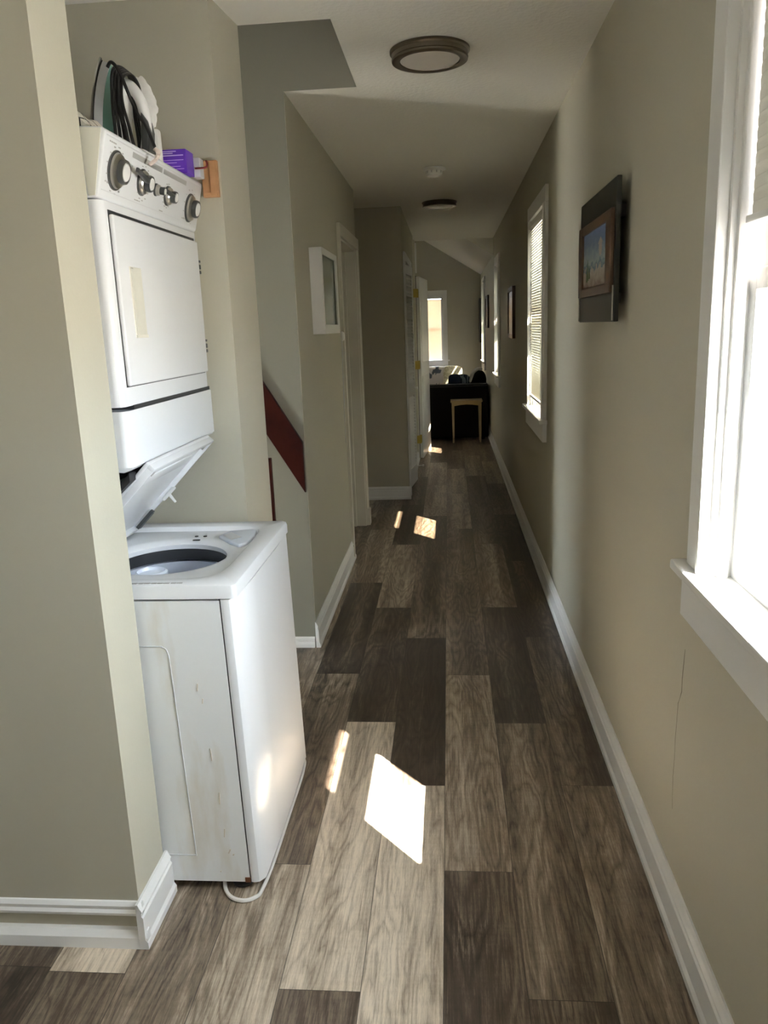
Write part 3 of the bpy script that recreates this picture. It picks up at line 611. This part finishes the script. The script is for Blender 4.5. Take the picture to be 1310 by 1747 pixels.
# dryer door with recess shadow around it painted as a dark plate
m_ = MB(); m_.box(-.779, -.7775, N + .0325, F_ - .042, 1.382, 1.790, .0005, 1); m_.build('door_shadow_gap', 'rubber', unit)
m_ = MB(); m_.box(-.778, -.7665, N + .034, F_ - .044, 1.385, 1.780, .005, 3); door = m_.build('dryer_door', 'enamel', unit, True)
m_ = MB(); m_.box(-.768, -.7655, 1.935, 2.010, 1.500, 1.668, .001, 1)
m_.prism([(-.770, 1.52), (-.7615, 1.50), (-.7615, 1.662), (-.767, 1.668)], 1.938, 1.956, 'y', .001)
m_.box(-.7665, -.7620, 1.936, 2.008, 1.4985, 1.506, .001); m_.build('door_handle', 'cream', door)
for z in (1.685, 1.445):
    m_ = MB()
    for k, h in ((0, .010), (.014, .014), (.034, .007)): m_.box(-.7785, -.7655, F_ - .041, F_ - .030, z + k, z + k + h, .002)
    m_.build('door_hinge', 'knob', door)
# control console
YA, YB = N - .002, F_ - .001
prof = [(-1.0, 1.956), (-.80, 1.962), (-.755, 1.958), (-.748, 1.950), (-.780, 1.820), (-.786, 1.812), (-1.0, 1.810)]
m_ = MB(); m_.prism(prof, YA, YB, 'y', .005, 3); con = m_.build('control_console', 'enamel', unit, True)
m_ = MB(); m_.prism([(-.998, 1.954), (-.82, 1.960), (-.806, 1.815), (-.998, 1.812)], YA - .003, YA + .01, 'y', .001); m_.prism([(-.815, 1.959), (-.757, 1.955), (-.787, 1.816), (-.802, 1.815)], YA - .002, YA + .01, 'y', .001); m_.build('end_cap', 'cream', con)
cn = Vector((1, 0, -.246)).normalized(); cz = Vector((.246, 0, 1)).normalized(); cyv = Vector((0, 1, 0))
def CT(y, z, off=0.0):   # frame on console face: local x = along wall (y), local y = up the face, local z = outwards
    p = Vector((-.748 + (z - 1.950) * .246, y, z)) + cn * off
    return Matrix(((0, cz.x, cn.x, p.x), (1, 0, 0, p.y), (0, cz.z, cn.z, p.z), (0, 0, 0, 1)))
def knob(y, z, r_, blade=None, ln=1.5):
    b_ = MB(); b_.lathe([(0, 0), (r_ * 1.08, 0), (r_ * 1.08, .003), (r_, .005), (0, .006)], CT(y, z), 36); kb = b_.build('knob', 'knob', con, True)
    b_ = MB(); b_.lathe([(r_ * .98, .004), (r_ * .93, .010), (r_ * .76, .014), (0, .014)], CT(y, z), 36); b_.build('dial_ring', 'silver', kb, True)
    b_ = MB(); b_.lathe([(r_ * .64, .012), (r_ * .68, .022), (r_ * .64, .027), (r_ * .54, .027), (r_ * .52, .024), (0, .024)], CT(y, z), 36); b_.build('dial_rim', 'knob', kb, True)
    b_ = MB(); b_.lathe([(r_ * .53, .022), (r_ * .48, .028), (0, .030)], CT(y, z), 30); b_.build('dial_cap', 'plastic', kb, True)
    if blade is not None:
        T_ = CT(y, z) @ Matrix.Rotation(math.radians(blade), 4, 'Z'); b_ = MB()
        b_.prism([(r_ * .5, .016), (r_ * ln, .016), (r_ * ln, .024), (r_ * .9, .029), (r_ * .5, .028)], -r_ * .20, r_ * .20, 'y', .003, 2, mtx=T_); b_.build('grip', 'knob', kb, True)
knob(1.912, 1.880, .041); knob(2.075, 1.881, .030, 168, 3.0); knob(2.172, 1.879, .015, 20, 1.4); knob(2.262, 1.877, .024, 174, 3.6); knob(2.455, 1.872, .038)
m_ = MB()
for y0, y1 in ((2.00, 2.20), (2.215, 2.40)): m_.box(y0, y1, -.006, .006, 0, .0006, mtx=CT(0, 1.931))
m_.build('label_bar', 'grey', con)
m_ = MB(); kr = random.Random(11)
for cy_, rr_ in ((1.915, .050), (2.085, .040), (2.262, .030), (2.455, .050)):
    cz0 = {1.915: 1.880, 2.085: 1.880, 2.262: 1.877, 2.455: 1.872}[cy_]
    for a in range(-140, 200, 28):
        yy = cy_ + rr_ * math.cos(math.radians(a)); zz = cz0 + rr_ * 1.0 * math.sin(math.radians(a))
        if YA + .012 < yy < YB - .012 and 1.83 < zz < 1.938: m_.box(-.004 * kr.uniform(.5, 1.4), .004 * kr.uniform(.5, 1.4), -.0012, .0012, 0, .0006, mtx=CT(yy, zz))
for y0, z0, n_ in ((1.865, 1.934, 4), (2.04, 1.836, 4), (2.215, 1.834, 3), (2.40, 1.838, 3), (1.862, 1.85, 2)):
    for k in range(n_): m_.box(0, .007 * kr.uniform(.6, 1.2), -.0013, .0013, 0, .0006, mtx=CT(y0 + .010 * k, z0))
m_.build('printed_marks', 'grey', con)
m_ = MB(); m_.box(YA + .012, YB - .012, -.0008, .0008, 0, .0008, mtx=CT(0, 1.830)); m_.box(YA + .012, YB - .012, -.0008, .0008, 0, .0008, mtx=CT(0, 1.943)); m_.build('console_trim_line', 'lightgrey', con)
# inlet cable lying on the floor round the washer foot
pts = catmull([(-.66, 1.90, .006), (-.640, 1.838, .006), (-.612, 1.805, .006), (-.575, 1.796, .006), (-.548, 1.812, .006), (-.538, 1.84, .006), (-.531, 1.95, .007), (-.530, 2.2, .007), (-.530, 2.42, .007), (-.545, 2.515, .007), (-.60, 2.518, .007)], 8)
m_ = MB(); m_.tube(pts, .0055, 8); tag(m_.build('floor_cable', 'hose', None, True), 'white cable lying on the floor around the washer front foot', 'cable')

# ------------------------------------------------------------------ things on top of the dryer
def cloth():
    bm = bmesh.new(); nx, ny = 26, 18; x0, x1, y0, y1 = -1.10, -.795, 1.845, 2.10; g = []
    for i in range(nx + 1):
        row = []
        for j in range(ny + 1):
            u, v_ = i / nx, j / ny
            hgt = .012 + .036 * math.exp(-((u - .74) / .25) ** 2) * math.exp(-((v_ - .25) / .55) ** 2) + .006 * math.sin(9 * u + 4 * v_) * math.cos(7 * v_) + .004 * math.sin(23 * u * v_)
            if u > .93: hgt = max(.006, hgt * (1 - (u - .93) * 9))
            row.append(bm.verts.new((x0 + (x1 - x0) * u + .01 * math.sin(5 * v_), y0 + (y1 - y0) * v_, 1.958 + hgt)))
        g.append(row)
    for i in range(nx):
        for j in range(ny): bm.faces.new((g[i][j], g[i + 1][j], g[i + 1][j + 1], g[i][j + 1]))
    ret = bmesh.ops.extrude_face_region(bm, geom=bm.faces[:]); 
    for v_ in [q for q in ret['geom'] if isinstance(q, bmesh.types.BMVert)]: v_.co.z = 1.9625
    bmesh.ops.recalc_face_normals(bm, faces=bm.faces); m_ = MB(); m_.add(bm); return m_
tag(cloth().build('folded_cloth', 'grid', None, True), 'white cloth with thin black grid lines folded on the dryer top', 'cloth')

# iron standing on its heel, soleplate to the back
TI = Matrix.Translation((-.895, 2.16, 1.966)) @ Matrix.Rotation(math.radians(5), 4, 'Y') @ Matrix.Rotation(math.radians(-4), 4, 'Z')
iron = empty('clothes_iron', (-.82, 2.16, 1.963), 'teal and white clothes iron standing upright on the dryer, black cord wrapped round', 'iron')
def hw(t_): return .056 * (1 - max(0, (t_ - .25) / .75) ** 2.0) ** .9 if t_ < 1 else 0
def slab(x0, x1, L_=.235, sc=1, taper=1):
    n = 14; pts = [(-hw(i / n) * sc, i / n * L_) for i in range(n + 1)] + [(hw(i / n) * sc, i / n * L_) for i in range(n - 1, -1, -1)]
    return pts
def iron_part(name, x0, x1, z1a, z1b, s0, s1, mt):
    bm = bmesh.new(); n = 16
    def outline(x, L_, sc):
        o_ = [(x, -hw(i / n) * sc, i / n * L_) for i in range(n + 1)] + [(x, hw(i / n) * sc, i / n * L_) for i in range(n - 1, -1, -1)]; return [bm.verts.new(p) for p in o_]
    A = outline(x0, z1a, s0); B = outline(x1, z1b, s1); k = len(A)
    bm.faces.new(A); bm.faces.new(B[::-1])
    for i in range(k): bm.faces.new((A[i], B[i], B[(i + 1) % k], A[(i + 1) % k]))
    bmesh.ops.recalc_face_normals(bm, faces=bm.faces); m_ = MB(); m_.add(bm, TI); return m_.build(name, mt, iron, True)
iron_part('soleplate', 0, .005, .235, .235, 1, 1, 'silver'); iron_part('heat_skirt', .005, .008, .228, .228, .96, .96, 'dark')
iron_part('lower_body', .008, .030, .226, .220, .98, .95, 'lightgrey'); iron_part('water_tank', .030, .056, .218, .200, .93, .80, 'teal')
iron_part('upper_body', .056, .074, .196, .165, .66, .45, 'plastic')
m_ = MB(); m_.tube(catmull([(.060, 0, .175), (.085, 0, .165), (.108, 0, .135), (.120, 0, .095), (.124, 0, .05), (.118, 0, .012), (.095, 0, .006), (.060, 0, .008)], 8), [.014] * 57, 12, mtx=TI); m_.build('handle', 'plastic', iron, True)
m_ = MB(); m_.box(.056, .135, -.045, .045, -.001, .012, .005, 3, mtx=TI); m_.build('heel', 'plastic', iron, True)
m_ = MB(); m_.prism([(.118, .010), (.138, .010), (.138, .060), (.132, .085), (.116, .105)], -.02, .02, 'y', .004, 2, mtx=TI); m_.build('rear_cover', 'knob', iron)
m_ = MB(); wr = random.Random(2)
for k in range(5):
    xa, xb = .060 + .006 * k, .074 + .011 * k; yy = -.060 + .003 * (k % 3); zt = .205 - .004 * k
    m_.tube(catmull([(xb, yy, .012), ((xa * .4 + xb * .6), yy - .003, .06), (xa + .003, yy - .002, .12), (xa, yy + .010, zt - .014), (xa + .002, 0, zt + .004), (xa, -yy - .010, zt - .014), (xa + .004, -yy, .11), (xb, -yy, .02), (xb, 0, .004)], 8, True), .0042, 8, mtx=TI)
m_.tube(catmull([(.050, -.058, .195), (.062, -.060, .206), (.082, -.060, .185), (.105, -.060, .135), (.128, -.062, .090), (.155, -.066, .055), (.176, -.070, .012)], 8), .0042, 8, mtx=TI)
m_.build('power_cord', 'cord', iron, True)
m_ = MB(); cp = catmull([(.178, -.072, .006), (.188, -.074, -.002), (.182, -.076, -.018), (.165, -.078, -.032)], 8)
hp = []
for i in range(60):
    f_ = i / 59 * (len(cp) - 1); q = cp[int(f_)].lerp(cp[min(len(cp) - 1, int(f_) + 1)], f_ % 1); a = i * .9; hp.append(q + Vector((math.cos(a) * .0045, math.sin(a) * .0045, math.sin(a) * .003)))
m_.tube(hp, .0019, 6, mtx=TI); m_.tube(cp, .0048, 8, mtx=TI); m_.build('cord_tie', mat('clear_plastic_spiral', (.70, .60, .54), .3), iron, True)
# crumpled white cleaning pad behind the iron
def pad():
    bm = bmesh.new(); bmesh.ops.create_icosphere(bm, subdivisions=4, radius=1)
    for v_ in bm.verts:
        p = v_.co; n_ = .05 * math.sin(9 * p.x + 3 * p.z) + .04 * math.sin(17 * p.z + 5 * p.y) + .03 * math.sin(26 * p.x * p.z + 3); k = 1 + n_
        v_.co = Vector((p.x * .040 * k, p.y * .020 * k, p.z * .070 * k))
    m_ = MB(); m_.add(bm, Matrix.Translation((-.818, 2.275, 2.115)) @ Matrix.Rotation(math.radians(-12), 4, 'Y')); m_.box(-.83, -.775, 2.26, 2.29, 1.955, 2.05, .008); return m_
tag(pad().build('scrunched_pad', 'white_fab', None, True), 'scrunched white paper pad sticking up behind the iron handle', 'pad')
pb = empty('purple_box', (-.78, 2.41, 1.957), 'small purple carton with pale printed lines behind the control console', 'box')
m_ = MB(); m_.box(-.855, -.742, 2.385, 2.455, 1.957, 2.022, .002); m_.build('carton', 'purple', pb)
m_ = MB()
for z in (1.968, 1.975, 1.985, 1.992, 2.004, 2.010, 2.015): m_.box(-.848, -.750 - .01 * ((z * 1000) % 3), 2.3842, 2.386, z, z + (.0025 if z > 2.0 else .0012))
m_.build('printed_lines', 'lilac', pb)
e2 = empty('hook_clip', (-.725, 2.49, 1.95), 'small grey holder with dark red hook between purple carton and wood block', 'clip')
m_ = MB(); m_.box(-.750, -.725, 2.460, 2.500, 1.957, 2.012, .004); m_.build('holder', 'lightgrey', e2)
m_ = MB(); m_.tube(catmull([(-.740, 2.459, 1.982), (-.722, 2.458, 1.982), (-.706, 2.458, 1.984), (-.703, 2.458, 1.994), (-.706, 2.458, 2.002)], 5), .0028, 8); m_.build('hook', 'red', e2, True)
# wood block on niche side wall
wb = empty('wood_block', (-.80, 2.53, 1.96), 'bare pine block screwed to the niche wall right of the dryer', 'wood block')
m_ = MB(); m_.box(-.745, -.696, 2.536, 2.555, 1.913, 2.018, .002); m_.build('backing', 'pine', wb)
m_ = MB(); m_.box(-.719, -.698, 2.529, 2.537, 1.915, 2.016, .003); m_.box(-.744, -.698, 2.530, 2.537, 1.915, 1.925, .003); m_.build('edge_strip', 'pine', wb)

# ------------------------------------------------------------------ pictures
def T_id(): return None
pc = empty('framed_painting', (XR, 2.84, 1.7), 'brown-framed beach painting mounted on a large black board', 'picture')
m_ = MB(); m_.box(.498, .512, 2.495, 3.135, 1.493, 1.908, .003); bd = m_.build('backboard', 'board', pc)
m_ = MB(); m_.box(.512, .54, 2.56, 3.05, 1.80, 1.84); m_.box(.512, .54, 2.6, 3.05, 1.55, 1.58); m_.build('hanging_cleat', 'dark', bd)
m_ = MB()
y0, y1, z0, z1 = 2.515, 3.10, 1.580, 1.822; fw = .078
m_.box(.486, .4985, y0, y0 + fw, z0, z1, .003); m_.box(.486, .4985, y1 - fw, y1, z0, z1, .003); m_.box(.486, .4985, y0, y1, z0, z0 + .030, .003); m_.box(.486, .4985, y0, y1, z1 - .030, z1, .003); m_.build('frame', 'frame', pc)
m_ = MB(); m_.box(.4925, .4975, y0 + fw - .004, y1 - fw + .004, z0 + .028, z1 - .028); cv = m_.build('canvas', 'paint', pc)
m_ = MB(); m_.prism([(2.665, 1.740), (2.70, 1.760), (2.745, 1.740)], .4915, .4928, 'x'); m_.lathe([(0, 0), (.026, 0), (.026, .001), (0, .001)], Matrix.Translation((.4918, 2.705, 1.728)) @ Matrix.Rotation(PI / 2, 4, 'Y'), 20)
m_.build('painted_parasol', mat('parasol_paint', (.45, .38, .32), .6), cv)
m_ = MB()
for yy, zz, hh in ((2.93, 1.635, .07), (2.95, 1.63, .05), (2.90, 1.64, .045)): m_.prism([(yy - .012, zz), (yy + .012, zz), (yy + .004, zz + hh)], .4915, .4928, 'x')
m_.build('painted_grass', mat('grass_paint', (.07, .13, .04), .6), cv)
for y in (2.502, 3.128): m_ = MB(); m_.tube([(.495, y, 1.497), (.495, y, 1.60)], .0028, 8); m_.build('metal_edge', 'silver', bd)
def small_pic(name, x0, x1, y0, y1, z0, z1, label, fm='frame', inner='darkpic', g=None):
    e_ = empty(name, (x1, (y0 + y1) / 2, (z0 + z1) / 2), label, 'picture')
    f = MB(); t_ = .035
    f.box(x0, x1, y0, y0 + t_, z0, z1, .003); f.box(x0, x1, y1 - t_, y1, z0, z1, .003); f.box(x0, x1, y0, y1, z0, z0 + t_, .003); f.box(x0, x1, y0, y1, z1 - t_, z1, .003); f.build('frame', fm, e_)
    f = MB(); f.box(x0 + .008, x1, y0 + t_ - .002, y1 - t_ + .002, z0 + t_ - .002, z1 - t_ + .002); f.build('print', inner, e_)
small_pic('small_picture', .515, XR, 6.58, 7.10, 1.378, 1.790, 'small brown-framed dark picture between the two hall windows')
small_pic('small_picture', .515, XR, 10.7, 11.25, 1.45, 1.87, 'grey-edged picture just before the living room window', 'board')
small_pic('dark_wall_picture', .50, XR, 12.72, 13.25, 1.22, 1.90, 'black picture deep in the living room corner beyond its window', 'board')
# white box frame on left wall
e_ = empty('box_frame', (-.665, 4.2, 1.69), 'deep white box frame with grey-green picture on the left hall wall', 'picture frame')
y0, y1, z0, z1 = 3.955, 4.49, 1.482, 1.893; xw, xf = -.665, -.603; t_ = .012
m_ = MB(); m_.box(xw, xf, y0, y0 + t_, z0, z1, .001); m_.box(xw, xf, y1 - t_, y1, z0, z1, .001); m_.box(xw, xf, y0, y1, z0, z0 + t_, .001); m_.box(xw, xf, y0, y1, z1 - t_, z1, .001)
m_.box(xf - .008, xf, y0, y0 + .02, z0, z1); m_.box(xf - .008, xf, y1 - .06, y1, z0, z1); m_.box(xf - .008, xf, y0, y1, z1 - .03, z1); m_.box(xf - .008, xf, y0, y1, z0, z0 + .045); m_.build('frame', 'trim', e_)
m_ = MB(); m_.box(xw, xf - .012, y0 + t_, y1 - t_, z0 + t_, z1 - t_); m_.build('print', 'greenpic', e_)

# ------------------------------------------------------------------ ceiling fixtures
def fixture(x, y, r_, label):
    e_ = empty('ceiling_light', (x, y, ZC), label, 'ceiling light', None)
    T_ = Matrix.Translation((x, y, ZC)) @ Matrix.Scale(-1, 4, (0, 0, 1))
    m_ = MB(); m_.lathe([(r_ * .97, 0), (r_, .002), (r_, .010), (r_ * .975, .013), (r_ * .955, .015), (r_ * .945, .028), (r_ * .96, .031), (r_ * .95, .038), (r_ * .87, .042), (r_ * .76, .039), (r_ * .74, .034)], T_, 64); m_.build('rim', 'nickel', e_, True)
    m_ = MB(); m_.lathe([(r_ * .75, .034), (r_ * .70, .039), (r_ * .45, .043), (0, .044)], T_, 48); m_.build('diffuser', 'diff', e_, True)
fixture(-.049, 3.165, .145, 'nearest round brushed-nickel ceiling light')
fixture(-.052, 6.78, .142, 'farther round brushed-nickel ceiling light near the hall end')
e_ = empty('smoke_detector', (-.07, 5.37, ZC), 'small white smoke detector on the ceiling between two round lights', 'smoke detector')
T_ = Matrix.Translation((-.07, 5.37, ZC)) @ Matrix.Scale(-1, 4, (0, 0, 1))
m_ = MB(); m_.lathe([(.070, 0), (.074, .004), (.072, .012), (.055, .016), (0, .016)], T_, 36); m_.build('base', 'plastic', e_, True)
m_ = MB(); m_.lathe([(.052, .015), (.052, .034), (.044, .046), (0, .048)], T_, 36); m_.build('cover', 'plastic', e_, True)
m_ = MB()
for k in range(10): a = 2 * PI * k / 10; m_.box(-.004, .004, -.001, .001, -.007, .007, mtx=Matrix.Translation((-.07 + .0525 * math.cos(a), 5.37 + .0525 * math.sin(a), ZC - .026)) @ Matrix.Rotation(a + PI / 2, 4, 'Z'))
m_.build('vents', 'lightgrey', e_)

# ------------------------------------------------------------------ living room things
def soft(x0, x1, y0, y1, z0, z1, bev): m_ = MB(); m_.box(x0, x1, y0, y1, z0, z1, bev, 4); return m_
so_ = empty('dark_sofa', (-.2, 11, 0), 'dark brown leather sofa seen from behind at the hall end', 'sofa')
soft(-1.35, .515, 10.56, 10.80, .03, .735, .03).build('back', 'sofa', so_, True)
soft(-1.30, .51, 10.78, 11.45, .12, .44, .04).build('seat', 'sofa', so_, True)
soft(.30, .515, 10.78, 11.45, .10, .62, .05).build('armrest', 'sofa', so_, True); soft(-1.35, -1.14, 10.78, 11.45, .10, .62, .05).build('armrest', 'sofa', so_, True)
m_ = MB(); m_.tube([(-1.34, 10.56, .712), (.50, 10.56, .712)], .004, 8); m_.build('welt', mat('sofa_welt', (.05, .042, .035), .4), so_)
m_ = MB()
for x in (-1.28, .44):
    for y in (10.62, 11.38): m_ = MB(); m_.lathe([(0, 0), (.025, 0), (.03, .13), (0, .13)], Matrix.Translation((x, y, 0)), 12); m_.build('leg', 'sofa', so_)
def blob(cx, cy, cz, sx, sy, sz, p=2.6, rot=0, seg=3):
    bm = bmesh.new(); bmesh.ops.create_icosphere(bm, subdivisions=4, radius=1)
    for v_ in bm.verts:
        q = v_.co; k = (abs(q.x) ** p + abs(q.y) ** 2 + abs(q.z) ** p) ** (-1 / p) if q.length else 1
        v_.co = Vector((q.x * k * sx, q.y * sy * (1 - .5 * (abs(q.x) ** 4 + abs(q.z) ** 4) * .6), q.z * k * sz))
    m_ = MB(); m_.add(bm, Matrix.Translation((cx, cy, cz)) @ Matrix.Rotation(math.radians(rot), 4, 'Y')); return m_
blob(.400, 11.05, .755, .112, .12, .14, 2.2).build('headrest', 'sofa', so_, True)
m_ = MB(); m_.tube(catmull([(.285, 10.93, .74), (.302, 10.93, .80), (.335, 10.94, .872), (.395, 10.94, .912), (.45, 10.94, .900)], 8), [.016 + .008 * math.sin(i / 32 * PI) for i in range(33)], 12); tag(m_.build('throw', 'white_fab', None, True), 'rolled white throw over the rounded dark headrest of the sofa', 'throw')
tag(blob(.075, 10.885, .745, .085, .055, .11, 4, 0).build('cushion', 'navy', None, True), 'navy blue cushion behind the dark sofa back', 'cushion')
tag(blob(.19, 10.98, .735, .095, .05, .11, 3, 10).build('cushion', 'bluestripe', None, True), 'blue cushion with pale stripes left of the rounded headrest', 'cushion')
tag(blob(.06, 12.74, .70, .15, .045, .175, 5, 3).build('cushion', 'beigepat', None, True), 'beige patterned cushion propped in front of the far window corner', 'cushion')
fs = empty('floral_sofa', (-.45, 12.7, 0), 'white floral sofa with dark leaf print under the far window', 'sofa')
soft(-1.3, .10, 12.85, 13.1, .1, .865, .05).build('back', 'floral', fs, True); soft(-1.3, .10, 12.2, 12.88, .1, .45, .05).build('seat', 'floral', fs, True)
soft(-.04, .12, 12.2, 12.95, .1, .62, .05).build('armrest', 'floral', fs, True); soft(-1.32, -1.16, 12.2, 12.95, .1, .62, .05).build('armrest', 'floral', fs, True)
for x in (-1.2, 0):
    for y in (12.28, 13.0): m_ = MB(); m_.box(x - .025, x + .025, y - .025, y + .025, 0, .11); m_.build('foot', 'sofa', fs)
# end table with tan legs
st = empty('side_table', (.22, 10.4, 0), 'small tan wooden table standing against the dark sofa back', 'side table')
soft(.015, .425, 10.28, 10.545, .525, .548, .004).build('top', 'stool', st)
for y in (10.30, 10.52):
    m_ = MB(); m_.prism([(.05, .527), (.39, .527), (.39, .478), (.30, .492), (.22, .497), (.14, .492), (.05, .478)], y - .008, y + .008, 'y'); m_.build('apron', 'stool', st)
for x, s in ((.045, 1), (.395, -1)):
    for y in (10.30, 10.52):
        m_ = MB(); m_.prism([(x - .018, .527), (x + .018, .527), (x + .012 - .0 * s, 0), (x - .008, 0)], y - .014, y + .014, 'y', .002); m_.build('leg', 'stool', st)
